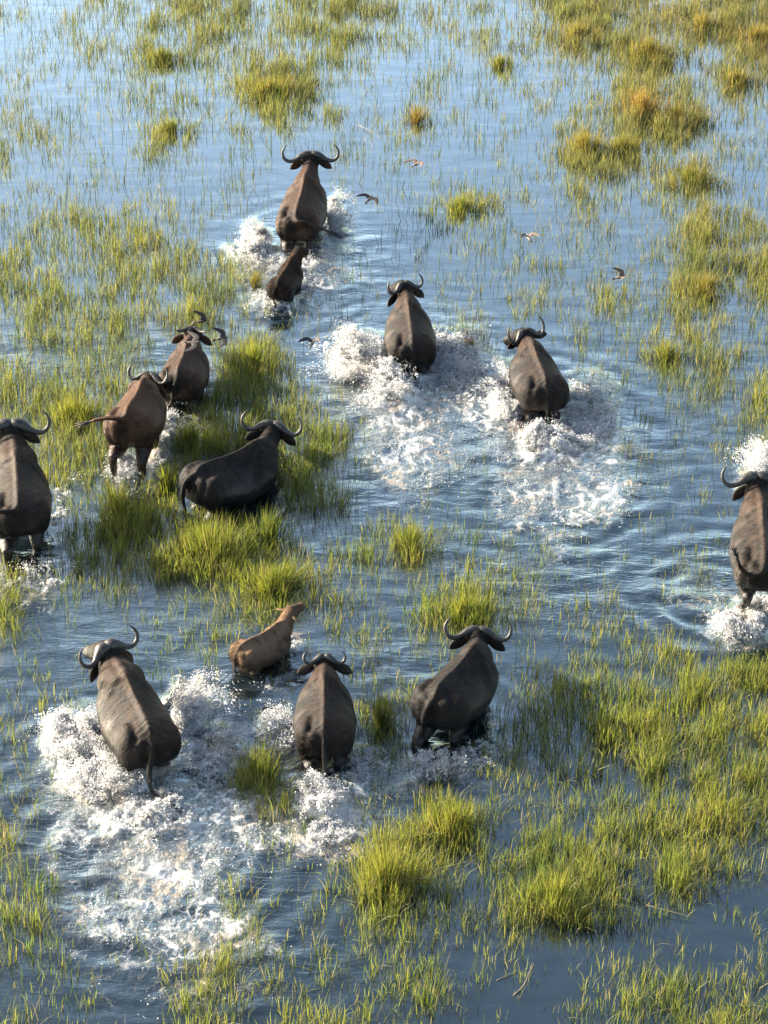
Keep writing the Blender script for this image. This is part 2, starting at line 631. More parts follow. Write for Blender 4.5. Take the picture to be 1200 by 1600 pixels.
def make_buffalo(key, label, tailpx, heading, size=0.92, ly=.9, depth=.42, pitch=0, roll=0, neck_yaw=0, neck_pitch=8, head_yaw=0, head_pitch=-28, head_roll=0,
                 horn=1.0, horn_up=1.0, horn_flat=False, tail=None, hind=((0, 0), (0, 0)), fore=((0, 0), (0, 0)), fat=1.0, mat=None,
                 calf=False, ear_droop=25, neck_len=1.0, group='buffalo running through the flood', horn_back=0.0, boss=1.0, nw=1.18):
    sp = Soup()
    # torso
    rings = []
    K = 28
    a = np.linspace(0, 2 * math.pi, K, endpoint=False)
    ys = np.array(TORSO)
    ts = smooth_path(ys, 3)
    for (y, hw, zt, zb) in ts:
        hw = max(hw, .02) * fat
        zc = zb + (zt - zb) * 0.47
        ca, sa = np.cos(a), np.sin(a)
        hz = np.where(ca > 0, zt - zc, zc - zb)
        # wider than an ellipse on the sides, slightly peaked along the spine
        sx = np.sign(sa) * np.abs(sa) ** 0.9
        top = np.clip(1 - np.abs(sx) ** 1.15, 0, 1) ** 0.66
        cz = np.where(ca > 0, top, -np.abs(ca) ** 0.95)
        rings.append(np.stack([hw * sx, np.full(K, y), zc + hz * cz], 1))
    sp.rings(rings)
    # spine ridge, hip bones, shoulder blades, thighs, brisket
    sp.tube([(0, -.88, 1.20), (0, -.72, 1.36), (0, -.45, 1.405), (0, -.1, 1.39), (0, .25, 1.42), (0, .5, 1.465), (0, .66, 1.43)],
            [.05, .05, .045, .04, .045, .06, .06], k=10, sub=3)
    for s in (-1, 1):
        sp.ball((s * .24 * fat, -.50, 1.225), (.11, .17, .105))
        sp.ball((s * .27 * fat, -.62, 1.02), (.17, .25, .30))
        sp.ball((s * .16, -.80, 1.05), (.13, .12, .24))
        sp.ball((s * .12, -.82, 1.20), (.06, .09, .07))
        sp.ball((s * .18, .44, 1.06), (.16, .22, .26))
        sp.ball((s * .17, .60, .92), (.16, .17, .22))
    # legs
    for (side, (sw, fx)), hd in [((-1, hind[0]), True), ((1, hind[1]), True), ((-1, fore[0]), False), ((1, fore[1]), False)]:
        p, r = leg_points(side, hd, sw, fx)
        thin = .82 if calf else 1.0
        sp.tube(p, [q * thin for q in r], up=(1, 0, 0), k=12, sub=3)
        hoof = p[-1] + (p[-1] - p[-2]) * .35
        sp.tube([p[-1], hoof], [.075 * thin, .085 * thin], up=(0, 1, 0), k=10)
    for i in range(len(sp.v)):
        sp.v[i] = sp.v[i] * np.array([1, ly, 1])
    # neck
    nr, nf, nu = rot_axis(neck_yaw, neck_pitch)
    n0 = np.array([0, .50 * ly, 1.14])
    n1 = np.array([0, .64 * ly, 1.17]) + nf * .10
    L = .42 * neck_len
    n2 = n1 + nf * L * .5 + nu * .02
    poll = n1 + nf * L + nu * .05
    nrw = [.26, .215 * nw, .155 * nw, .12 * nw]
    nrh = [.33, .27, .20, .15]
    if calf:
        nrw, nrh = [.26, .235, .20, .165], [.30, .27, .22, .18]
    sp.tube([n0, n1, n2, poll + nf * .04], nrw, up=(0, 0, 1), k=18, rad2=nrh, sub=4)
    sp.tube([n0 + (0, 0, .28), n1 + nu * .24, n2 + nu * .17, poll + nu * .10], [.07, .06, .05, .05], k=10, sub=3)
    # head
    hr, hf, hu = rot_axis(head_yaw, head_pitch, head_roll)
    hs = 1.2 if not calf else 1.22
    prof = [(-.10, .075, .085, .0), (-.05, .135, .135, 0), (.06, .160, .158, 0), (.15, .150, .150, -.005), (.27, .108, .125, -.015),
            (.39, .092, .098, -.025), (.47, .098, .088, -.03), (.53, .085, .072, -.035), (.56, .045, .04, -.04)]
    if calf:
        prof = [(t * .72, w * .95, h * 1.0, o) for (t, w, h, o) in prof]
    rings = []
    for (t, w, h, o) in prof:
        c = poll + hf * t * hs + hu * (o + (.04 if calf else .09))
        aa = np.linspace(0, 2 * math.pi, 16, endpoint=False)
        rings.append(c + np.cos(aa)[:, None] * hr * w * hs + np.sin(aa)[:, None] * hu * h * hs)
    sp.rings(rings)
    for s in (-1, 1):      # brow and cheek
        sp.ball(poll + hf * .14 + hr * s * .105 + hu * .06, (.045, .045, .04), 8)
    # tail
    if tail is None:
        tail = [(0, -.10, -.10), (.01, -.13, -.35), (.02, -.10, -.60), (.03, -.08, -.78)]
    t0 = np.array([0, -.84 * ly, 1.26])
    tp = np.array([t0 + (0, .05, .02)] + [t0 + np.array(q) for q in tail])
    tr = np.linspace(.058, .03, len(tp)) * (.8 if calf else 1)
    sp.tube(tp, tr, up=(1, 0.3, 0), k=8, sub=4)
    # one skin over everything
    raw = sp.mesh('raw')
    tmp = bpy.data.objects.new('tmp', raw)
    COL.objects.link(tmp)
    md = tmp.modifiers.new('r', 'REMESH')
    md.mode = 'VOXEL'
    md.voxel_size = 0.025
    ms = tmp.modifiers.new('s', 'SMOOTH')
    ms.factor = .5
    ms.iterations = 5
    dg = bpy.context.evaluated_depsgraph_get()
    body_me = bpy.data.meshes.new_from_object(tmp.evaluated_get(dg))
    bpy.data.objects.remove(tmp)
    bpy.data.meshes.remove(raw)
    body_me.polygons.foreach_set('use_smooth', np.ones(len(body_me.polygons), dtype=bool))
    body_me.materials.clear()
    co = np.zeros(len(body_me.vertices) * 3, np.float32)
    body_me.vertices.foreach_get('co', co)
    co = co.reshape(-1, 3)
    dist = (co - (poll - nf * .10)) @ nf
    fa = body_me.attributes.new('face', 'FLOAT', 'POINT')
    fa.data.foreach_set('value', np.clip(dist / .10 + .5, 0, 1).astype(np.float32))
    # place: tail root must sit on its photo pixel
    R = Matrix.Rotation(-math.radians(heading), 4, 'Z') @ Matrix.Rotation(math.radians(pitch), 4, 'X') @ Matrix.Rotation(math.radians(roll), 4, 'Y') @ Matrix.Scale(size, 4)
    tw = R @ Vector((0, -.86 * ly, 1.27))
    z0 = -depth
    tgt = at(tailpx[0], tailpx[1], tw.z + z0)
    loc = Vector((tgt.x - tw.x, tgt.y - tw.y, z0))
    root = empty('buffalo_calf' if calf else 'buffalo', loc)
    root.rotation_euler = R.to_euler()
    root.scale = (size,) * 3
    tag(root, label, 'calf' if calf else 'buffalo', group)
    put('body', body_me, mat, root)
    # short coat: single hairs lying back along the body
    nr_ = np.zeros(len(body_me.vertices) * 3, np.float32)
    body_me.vertices.foreach_get('normal', nr_)
    nr_ = nr_.reshape(-1, 3)
    frng = np.random.default_rng(len(label))
    nh_ = 14000 if calf else 4500
    pick = frng.integers(0, len(co), nh_)
    hp, hn = co[pick] + frng.normal(0, .008, (nh_, 3)), nr_[pick]
    keepz = hp[:, 2] > .55
    hp, hn = hp[keepz], hn[keepz]
    hd = hn * .28 + np.array([0, -.8, -.25]) + frng.normal(0, .25, hp.shape)
    hd /= np.linalg.norm(hd, axis=1, keepdims=True)
    hl = frng.uniform(.014, .030, (len(hp), 1)) * (2.3 if calf else 1.0)
    sd = np.cross(hd, hn)
    sd /= np.linalg.norm(sd, axis=1, keepdims=True) + 1e-6
    w_ = .0035
    tv = np.stack([hp - sd * w_, hp + sd * w_, hp + hd * hl], 1).reshape(-1, 3)
    fm = mesh_np('coat_hair', tv, np.arange(len(tv)).reshape(-1, 3))
    fo_ = put('coat_hair', fm, mat, root)
    fo_['kind'] = 'stuff'
    # horns
    probe = {}
    if not calf:
        qr, qf, qu = rot_axis(head_yaw, head_pitch * .25 - 6, head_roll)
        for s in (-1, 1):
            hsx = Soup()
            if horn_flat:
                pth = [(.01, .03, .125), (.10, .02, .135), (.22, -.02, .11), (.33, -.07, .09), (.42, -.12, .10), (.47, -.16, .12)]
                rr = [.075, .08, .06, .045, .028, .008]
            else:
                pth = [(.005, .05, .115), (.09, .035, .135), (.19, .0, .10), (.31, -.035, .035), (.43, -.05, .015), (.525, -.045, .075),
                       (.555, -.03, .18), (.52, -.01, .275), (.455, .0, .335)]
                rr = [.085 * boss, .092 * boss, .070 * boss ** .5, .050, .042, .036, .029, .019, .005]
            pts = [poll + qr * s * x * horn + qf * (y - horn_back * x) + qu * (.075 + (z if i < 3 else .10 + (z - .10) * horn_up * horn ** .6)) for i, (x, y, z) in enumerate(pth)]
            rr = [q * (.50 + .38 * horn) for q in rr]
            hsx.tube(pts, rr, up=tuple(qu), k=12, sub=5, rad2=[q * (.78 if i < 2 else 1) for i, q in enumerate(rr)])
            put('horn', hsx.mesh('horn'), M_HORN, root)
            probe['hornL' if s < 0 else 'hornR'] = pts[5] if not horn_flat else pts[-1]
            probe['tipL' if s < 0 else 'tipR'] = pts[-1]
    # ears
    for s in (-1, 1):
        es = Soup()
        dr = math.radians(ear_droop)
        e0 = poll + hr * s * .12 * hs + hf * .0 + hu * (.05 if calf else .07)
        ax = hr * s * math.cos(dr) - np.array([0, 0, 1.0]) * math.sin(dr) - hf * .18
        ax /= np.linalg.norm(ax)
        L = .28 if not calf else .25
        prof = [(0, .03), (.12, .05), (.35, .078), (.6, .085), (.8, .065), (.93, .035), (1, .01)]
        es.tube([e0 + ax * L * t - np.array([0, 0, .05]) * t * t for t, w in prof], [w * .92 for t, w in prof], up=tuple(hf * (.5 if calf else 1) + hu * (1 if calf else .35)), k=12, rad2=[.016 + .012 * (1 - t) for t, w in prof], sub=2)
        put('ear', es.mesh('ear'), mat, root)
        ey = Soup()
        ey.ball(poll + hf * .15 * hs + hr * s * .14 * hs + hu * (.06 if calf else .11), (.02, .02, .02), 8)
        put('eye', ey.mesh('eye'), M_EYE, root)
    # tail tuft: a bundle of coarse hairs
    dirn = tp[-1] - tp[-2]
    dirn /= np.linalg.norm(dirn)
    tf = Soup()
    rg = random.Random(len(label))
    for i in range(26):
        d = dirn + np.array([rg.uniform(-.32, .32), rg.uniform(-.32, .32), rg.uniform(-.3, .2)])
        L = rg.uniform(.14, .30) * (.7 if calf else 1)
        st = tp[-1] - dirn * rg.uniform(0, .16)
        tf.tube([st, st + dirn * L * .4 + d * L * .15, st + d * L], [.014, .012, .003], k=4, sub=2)
    put('tail_tuft', tf.mesh('tail_tuft'), M_TUFT, root)
    c = Matrix.Translation(loc) @ R @ Vector((0, 0, 0))
    return root, loc, c


DK = (0.019, 0.0135, 0.011)
BR = (0.085, 0.042, 0.024)
MU = (0.085, 0.066, 0.050)
H_BLACK = hide_material('hide_black', (0.013, 0.0115, 0.0115), (0.030, 0.021, 0.017), MU, .30, .35)
H_BROWN = hide_material('hide_brown', DK, BR, MU, .3, .75)
H_RUST = hide_material('hide_rust', (0.028, 0.018, 0.012), (0.115, 0.053, 0.025), (0.11, 0.08, 0.06), .3, .95)
H_MID = hide_material('hide_dark_brown', (0.016, 0.0125, 0.011), (0.055, 0.030, 0.019), MU, .32, .5)
H_MUD = hide_material('hide_muddy', (0.019, 0.015, 0.0125), (0.058, 0.036, 0.025), (0.11, 0.088, 0.068), .42, .5)
H_CALF = hide_material('hide_calf_tan', (0.16, 0.108, 0.070), (0.26, 0.178, 0.115), (0.30, 0.22, 0.15), .5, .7, .9)
H_CALF2 = hide_material('hide_calf_dark', (0.028, 0.019, 0.015), (0.07, 0.042, 0.028), (0.09, 0.07, 0.056), .4, .7, .7)

BUF = [
    dict(key='lead', label='dark brown buffalo farthest ahead, wide curved horns, tail swung right', tailpx=(462, 344), heading=7, ly=0.96, pitch=5, size=.95, depth=.45,
         neck_yaw=0, head_yaw=-8, horn=.98, mat=H_BROWN, neck_len=1.2, neck_pitch=8,
         tail=[(.05, -.08, .02), (.25, -.08, -.02), (.48, -.05, -.12), (.66, -.02, -.22)], hind=((-15, .2), (10, .3)), fore=((25, .3), (-15, .2))),
    dict(key='mid', label='buffalo bursting through white spray in the middle, tail hanging straight down', tailpx=(646, 543), heading=-4, ly=0.86, pitch=6, size=.93, depth=.45,
         neck_yaw=0, head_yaw=-22, horn=.62, mat=H_MID, neck_pitch=-3, neck_len=1.0, tail=[(.01, -.08, -.14), (.0, -.10, -.40), (.03, -.08, -.66), (.08, -.06, -.82)],
         hind=((-20, .1), (10, .2)), fore=((20, .3), (-10, .1)), ear_droop=40),
    dict(key='midright', label='buffalo with head turned left and right ear out, splashing right of the middle', tailpx=(856, 607), heading=-10, ly=0.85, pitch=2, size=.95, depth=.45,
         neck_yaw=4, head_yaw=-22, head_roll=-2, horn=.66, mat=H_MID, neck_len=1.0, neck_pitch=-11,
         tail=[(0, -.08, -.12), (-.01, -.10, -.4), (-.02, -.06, -.62)], hind=((0, .1), (10, .2)), fore=((20, .3), (-10, .1)), ear_droop=0, horn_up=1.3),
    dict(key='upperleft', label='buffalo with nearly straight flat horns behind the rusty brown one', tailpx=(277, 590), heading=6, ly=0.9, pitch=-4, size=.86, depth=.46,
         neck_yaw=-4, head_yaw=0, horn=.60, horn_flat=True, mat=H_BROWN, neck_len=1.0, neck_pitch=0,
         tail=[(-.03, -.07, -.12), (-.08, -.10, -.34), (-.14, -.08, -.52)], hind=((-10, .1), (10, .2)), fore=((20, .3), (-10, .1)), ear_droop=30),
    dict(key='rust', label='rusty brown buffalo with tail streaming left and hind legs out of the water', tailpx=(196, 655), heading=9, ly=0.9, pitch=-8, size=.95, depth=.22,
         neck_yaw=-8, head_yaw=14, horn=.66, mat=H_RUST, neck_len=1.0, neck_pitch=-12,
         tail=[(-.06, -.08, .03), (-.25, -.10, .04), (-.45, -.10, .0), (-.58, -.08, -.06)], hind=((-24, .45), (6, .05)), fore=((20, .3), (-10, .1)), ear_droop=40),
    dict(key='side', label='black buffalo seen from its right flank, heading right through tall grass', tailpx=(300, 745), heading=48, ly=0.92, pitch=-4, size=1.0, depth=.58,
         neck_yaw=-33, head_yaw=-38, horn=.86, mat=H_BLACK, neck_len=1.0, neck_pitch=5,
         tail=[(-.02, -.12, -.05), (-.04, -.16, -.3), (-.02, -.12, -.55)], hind=((5, .1), (-5, .1)), fore=((20, .3), (25, .5))),
    dict(key='leftedge', label='big buffalo cut off by the left edge, muddy boss and curved right horn', tailpx=(30, 795), heading=-8, ly=0.9, pitch=0, boss=1.35, nw=1.5, size=1.06, depth=.42,
         neck_yaw=-5, head_yaw=4, horn=1.0, mat=H_MUD, neck_len=1.0, neck_pitch=15,
         tail=[(-.08, -.08, .02), (-.28, -.10, .03), (-.5, -.10, .0)], hind=((-26, .45), (14, .3)), fore=((20, .3), (-10, .1))),
    dict(key='bull', label='large buffalo lower left, head turned left with muddy boss, amid heavy foam', tailpx=(240, 1158), heading=-22, ly=0.86, pitch=6, boss=1.4, nw=1.55, size=1.03, depth=.48,
         neck_yaw=0, head_yaw=-14, head_roll=-4, horn=.80, mat=H_MUD, neck_len=1.0, neck_pitch=-6,
         tail=[(-.04, -.10, -.10), (-.13, -.22, -.32), (-.13, -.34, -.54), (.0, -.46, -.70)], hind=((-12, .1), (10, .2)), fore=((20, .3), (-10, .1)), ear_droop=50),
    dict(key='lowmid', label='smaller buffalo lower middle, both ears drooping, tail straight down', tailpx=(507, 1148), heading=-1, ly=0.85, pitch=2, size=.92, depth=.47,
         neck_yaw=0, head_yaw=0, horn=.56, mat=H_MID, neck_len=1.0, neck_pitch=-15, head_pitch=-50,
         tail=[(0, -.10, -.14), (.0, -.22, -.38), (.02, -.36, -.60), (.05, -.48, -.74)], hind=((-28, .35), (8, .2)), fore=((20, .3), (-10, .1)), ear_droop=22, horn_up=.8),
    dict(key='lowright', label='dark buffalo with wide pale-edged horns, heading up right beside small grass', tailpx=(677, 1092), heading=28, ly=0.9, pitch=-4, size=.97, depth=.45,
         neck_yaw=-24, head_yaw=-26, horn=.86, mat=H_BLACK, neck_len=1.0, neck_pitch=-8,
         tail=[(-.04, -.08, -.10), (-.10, -.08, -.34), (-.12, -.02, -.55)], hind=((-18, .1), (18, .3)), fore=((20, .3), (-10, .1))),
    dict(key='rightedge', label='buffalo cut off by the right edge, tail curled up to the left', tailpx=(1196, 884), heading=4, ly=1.0, pitch=0, boss=1.25, nw=1.45, size=1.0, depth=.2,
         neck_yaw=-5, head_yaw=-4, horn=.95, mat=H_MUD, neck_len=1.0, neck_pitch=10,
         tail=[(-.05, -.10, -.06), (-.22, -.12, -.10), (-.36, -.10, .02), (-.42, -.08, .18)], hind=((-14, .75), (12, .1)), fore=((20, .3), (-10, .1)), ear_droop=45),
    dict(key='darkcalf', label='small dark calf running at the heels of the leading buffalo', tailpx=(433, 446), heading=16, ly=0.95, pitch=0, size=.62, depth=.34, fat=.76,
         neck_yaw=0, head_yaw=20, head_pitch=-15, mat=H_CALF2, neck_len=.9, neck_pitch=15, calf=True,
         tail=[(-.06, -.08, -.12), (-.1, -.12, -.3), (-.05, -.12, -.5)], hind=((0, .1), (5, .1)), ear_droop=10),
    dict(key='tancalf', label='tan calf without horns wading chest-deep with its nose raised', tailpx=(370, 1017), heading=48, ly=0.9, pitch=0, size=.60, depth=.36, fat=.88,
         neck_yaw=-12, head_yaw=-2, head_pitch=8, mat=H_CALF, neck_len=.85, neck_pitch=38, calf=True,
         tail=[(0, -.08, -.14), (0, -.1, -.4), (0, -.08, -.6)], hind=((0, .1), (5, .1)), ear_droop=-5),
]
HERD = {}
for d in BUF:
    r_, l_, c_ = make_buffalo(**d)
    HERD[d['key']] = (r_, l_)
    s_ = d['size']
    RINGS.append((l_.x, l_.y, .44, .004 if d['key'] == 'lead' else .011, .8, .55 * s_))
RINGS.append((at(655, 1030).x, at(655, 1030).y, .17, .008, .7, .1))
RINGS.append((at(597, 441).x, at(597, 441).y, .14, .006, .15, .05))
RINGS.append((at(800, 700).x, at(800, 700).y, .62, .006, 1.4, 2.6))
RINGS.append((at(1120, 930).x, at(1120, 930).y, .5, .016, 1.0, .9))
RINGS.append((at(885, 790).x, at(885, 790).y, .55, .009, 1.6, .8))
RINGS.append((at(250, 1330).x, at(250, 1330).y, .5, .016, 1.6, 1.2))

# ------------------------------------------------------------------ ground and water
bed = mesh_np('marsh_bed', [(-4000, -4000, -.95), (4000, -4000, -.95), (4000, 6000, -.95), (-4000, 6000, -.95)], [(0, 1, 2, 3)])
tag(put('marsh_bed', bed, M_BED), kind='structure')


def make_water():
    def axis(lo, hi, step, far_lo, far_hi):
        core = np.arange(lo, hi + 1e-6, step)
        g1 = lo - np.cumsum(0.08 * 1.35 ** np.arange(1, 34))
        g1 = g1[g1 > far_lo]
        g2 = hi + np.cumsum(0.08 * 1.35 ** np.arange(1, 34))
        g2 = g2[g2 < far_hi]
        return np.concatenate([[far_lo], g1[::-1], core, g2, [far_hi]])
    xs = axis(-11.0, 11.0, .055, -3900, 3900)
    ys = axis(24.5, 61.5, .07, -3900, 5900)
    X, Y = np.meshgrid(xs, ys)
    h, foam, chop = water_fields(X, Y)
    far = (np.abs(X) > 15) | (Y < 21) | (Y > 70)
    h[far] = 0
    v = np.stack([X, Y, h], -1).reshape(-1, 3)
    nx, ny = len(xs), len(ys)
    i = np.arange(nx * ny).reshape(ny, nx)
    f = np.stack([i[:-1, :-1], i[:-1, 1:], i[1:, 1:], i[1:, :-1]], -1).reshape(-1, 4)
    me = mesh_np('water', v, f)
    for nm, arr in (('foam', foam), ('chop', chop)):
        at_ = me.attributes.new(nm, 'FLOAT', 'POINT')
        at_.data.foreach_set('value', arr.astype(np.float32).ravel())
    return put('water', me, M_WATER)


tag(make_water(), kind='structure')

# ------------------------------------------------------------------ grass
# how thick the grass stands, one digit for each 40 px of the photograph projected on the water plane
GMAP = """
312533677646776444343666646476
132635466355564434453565754456
441344535678532122222232553355
221234433578621252223323855243
443214433455313352222244856532
634314531321113221321366643233
211212211210032211122265346432
245433211210011234442244224521
545666532100001124421232215544
664576653100001122232222136666
663364666400011122213323215755
566655677301111112323424315534
356554453302111012321222443533
324442104670100013420122324554
544344105662100001310011223644
666541005555420000000011222425
566630056655531000000001122225
266630067656642000100000122222
044322430006631011110000112121
013265430004521110110000111110
003577665443223552221111121110
205578776533245552333112112420
514553225666443234553222212310
621221145664232367743343321210
521111133310233356522234322111
211211221001222211012233355445
322100221011013320014556666656
332100002210025430035666766666
321000000345015500045566666666
320000001662003200045556676666
510000000672102234222442344654
420000000264104567534445666665
540000000032116766635556666665
341000000012248865346666667754
451110003422238854356777676410
551110015633337554357875443021
551221124533234433333121032132
442111344433433444432012345444
233310255444344553111253455545
344210455445455451100366456665
""".split()
GM = np.array([[int(c) for c in r] for r in GMAP], float)


def gdens(px, py):
    """bilinear lookup of the map; outside the frame the nearest rows go on"""
    gx = np.clip(px / 40 - .5, 0, 28.999)
    gy = np.clip(py / 40 - .5, 0, 38.999)
    ix, iy = gx.astype(int), gy.astype(int)
    fx, fy = gx - ix, gy - iy
    return (GM[iy, ix] * (1 - fx) * (1 - fy) + GM[iy, ix + 1] * fx * (1 - fy) + GM[iy + 1, ix] * (1 - fx) * fy + GM[iy + 1, ix + 1] * fx * fy)


def blades_mesh(name, x, y, z, hgt, lean, leandir, width, face, tint, bend=1.0):
    """N tapered curved blades: 2 segments, 5 verts"""
    n = len(x)
    ts = np.array([0, .58, 1.0])
    dx, dy = np.cos(leandir), np.sin(leandir)
    wx, wy = np.cos(face), np.sin(face)
    P = np.zeros((n, 5, 3), np.float32)
    for i, t in enumerate(ts):
        off = lean * hgt * (t * .45 + t * t * .75 * bend)
        cx, cy = x + dx * off, y + dy * off
        cz = z + hgt * (t - .30 * bend * lean * t * t)
        w = width * (1.0, .85, 0)[i] * .5
        if i < 2:
            P[:, i * 2] = np.stack([cx - wx * w, cy - wy * w, cz], 1)
            P[:, i * 2 + 1] = np.stack([cx + wx * w, cy + wy * w, cz], 1)
        else:
            P[:, 4] = np.stack([cx, cy, cz], 1)
    b = (np.arange(n) * 5)[:, None]
    tri = np.array([[0, 1, 3], [0, 3, 2], [2, 3, 4]])
    F = (b[:, :, None] + tri[None]).reshape(-1, 3)
    me = mesh_np(name, P.reshape(-1, 3), F)
    ca = me.attributes.new('tint', 'FLOAT_COLOR', 'POINT')
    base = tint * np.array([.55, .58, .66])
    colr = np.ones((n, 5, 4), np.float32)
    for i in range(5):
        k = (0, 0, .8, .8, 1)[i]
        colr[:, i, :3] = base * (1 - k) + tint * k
    ca.data.foreach_set('color', colr.ravel())
    return me


GREEN = np.array([.092, .145, .036])
LIME = np.array([.225, .240, .045])
GOLD = np.array([.25, .195, .075])
RUSTG = np.array([.33, .17, .055])
STRAW = np.array([.36, .28, .15])
DARKG = np.array([.050, .080, .025])


def tints(n, lime, gold, rng, straw=.06, rust=0.0):
    t = rng.random(n)[:, None]
    lime = np.broadcast_to(np.asarray(lime, float), (n,))
    gold = np.broadcast_to(np.asarray(gold, float), (n,))
    c = GREEN * (1 - lime[:, None]) + LIME * lime[:, None]
    g = np.clip(gold + rng.normal(0, .16, n), 0, 1)[:, None]
    c = c * (1 - g) + GOLD * g
    if rust:
        r = np.clip(rust + rng.normal(0, .15, n), 0, 1)[:, None]
        c = c * (1 - r) + RUSTG * r
    c = c * (.74 + .66 * t)
    s = rng.random(n) < straw
    c[s] = STRAW * (.6 + .5 * rng.random(s.sum())[:, None])
    return c


def grow_field():
    rng = np.random.default_rng(11)
    # tuft centres over the ground the photograph sees, and a margin round it
    N = 300000
    x = rng.uniform(-13.5, 13.5, N)
    y = rng.uniform(24.0, 63.0, N)
    hq = .18
    px, py = to_px(x, y, hq)
    inframe = (px > -140) & (px < 1340) & (py > -90) & (py < 1690)
    x, y, px, py = x[inframe], y[inframe], px[inframe], py[inframe]
    wob = 26
    d = gdens(px + wob * fbm(x * 1.1, y * 1.1, 2, 71), py + wob * fbm(x * 1.1, y * 1.1, 2, 72)) / 9
    low = np.clip((px - 520) / 120, 0, 1) * np.clip((py - 980) / 80, 0, 1)
    bank = np.clip((560 - px) / 60, 0, 1) * np.clip((py - 480) / 60, 0, 1) * np.clip((930 - py) / 60, 0, 1)
    upper = np.clip((560 - py) / 200, 0, 1)
    d = d * (1 + .10 * low + .18 * bank - .16 * upper * np.clip((900 - px) / 200, 0, 1) + .10 * np.clip((px - 850) / 150, 0, 1) * upper)
    cl = fbm(x * 1.7, y * 1.5, 3, 73) * (1 - .15 * low - .2 * bank)
    dd = np.clip(d * (1 + .95 * cl), 0, 1.2)
    keep = rng.random(len(x)) < (dd ** 1.4) * .62
    x, y, d, cl, py, px = x[keep], y[keep], d[keep], cl[keep], py[keep], px[keep]
    nt = len(x)
    nb = np.clip(rng.poisson(2.2 + 5 * d), 1, 13)
    idx = np.repeat(np.arange(nt), nb)
    n = len(idx)
    rad = (.03 + .05 * rng.random(nt))[idx] * np.sqrt(rng.random(n)) * 1.8
    ang = rng.uniform(0, 2 * math.pi, n)
    bx, by = x[idx] + rad * np.cos(ang), y[idx] + rad * np.sin(ang)
    dt = d[idx]
    hgt = (.11 + .25 * dt + .08 * np.clip(cl[idx], -1, 1)) * rng.uniform(.55, 1.35, n)
    hgt = np.clip(hgt, .07, .75)
    lean = np.abs(rng.normal(.10, .16, n)) + .03
    lean = np.where(rng.random(n) < .13, lean + rng.uniform(.35, .95, n), lean)
    # a shared breeze towards the right plus fanning outwards
    ld = np.where(rng.random(n) < .55, ang, rng.normal(.25, .8, n))
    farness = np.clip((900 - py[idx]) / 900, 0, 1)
    right = np.clip((px[idx] - 500) / 700, 0, 1)
    gold = .09 + .28 * farness + .36 * farness * right + .16 * fbm(bx * .6, by * .6, 2, 81)
    lime = np.clip(.58 + .6 * fbm(bx * .8, by * .8, 2, 83) - .15 * farness, 0, 1)
    tint = tints(n, lime, gold, rng, straw=.12)
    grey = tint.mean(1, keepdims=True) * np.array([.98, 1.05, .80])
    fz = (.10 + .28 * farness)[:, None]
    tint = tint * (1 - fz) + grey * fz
    width = rng.uniform(.006, .012, n)
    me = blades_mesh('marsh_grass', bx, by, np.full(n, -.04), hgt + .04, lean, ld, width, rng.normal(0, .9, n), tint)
    return me


def grow_reeds():
    """thin single stems standing in open water, and litter floating between them"""
    rng = np.random.default_rng(12)
    N = 160000
    x = rng.uniform(-13.5, 13.5, N)
    y = rng.uniform(24.0, 63.0, N)
    px, py = to_px(x, y, .12)
    d = gdens(px, py)
    cl = fbm(x * .9, y * .7, 3, 91)
    p = np.where(d < .35, .02, .22 + .10 * np.minimum(d, 3)) * np.clip(.55 + .9 * cl, .05, 1.4)
    p *= np.where(py < 800, 1.0, .55)
    k = (rng.random(N) < p * .38) & (px > -140) & (px < 1340) & (py > -90) & (py < 1690)
    x, y, py = x[k], y[k], py[k]
    n = len(x)
    hgt = rng.uniform(.12, .42, n) * (1 + .3 * (py < 500))
    lean = np.abs(rng.normal(.25, .35, n))
    t = rng.random(n)[:, None]
    tint = DARKG * (1 - t) + GREEN * t
    s = rng.random(n) < .12
    tint[s] = STRAW * .7
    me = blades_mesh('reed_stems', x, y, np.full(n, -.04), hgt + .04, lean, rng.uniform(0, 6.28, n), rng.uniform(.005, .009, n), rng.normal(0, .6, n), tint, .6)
    return me


tag(put('marsh_grass', grow_field(), M_GRASS), 'yellow-green marsh grass standing in the flood water', 'grass', kind='stuff')
tag(put('reed_stems', grow_reeds(), M_GRASS), 'thin sparse green stems poking out of the open water', 'grass', kind='stuff')

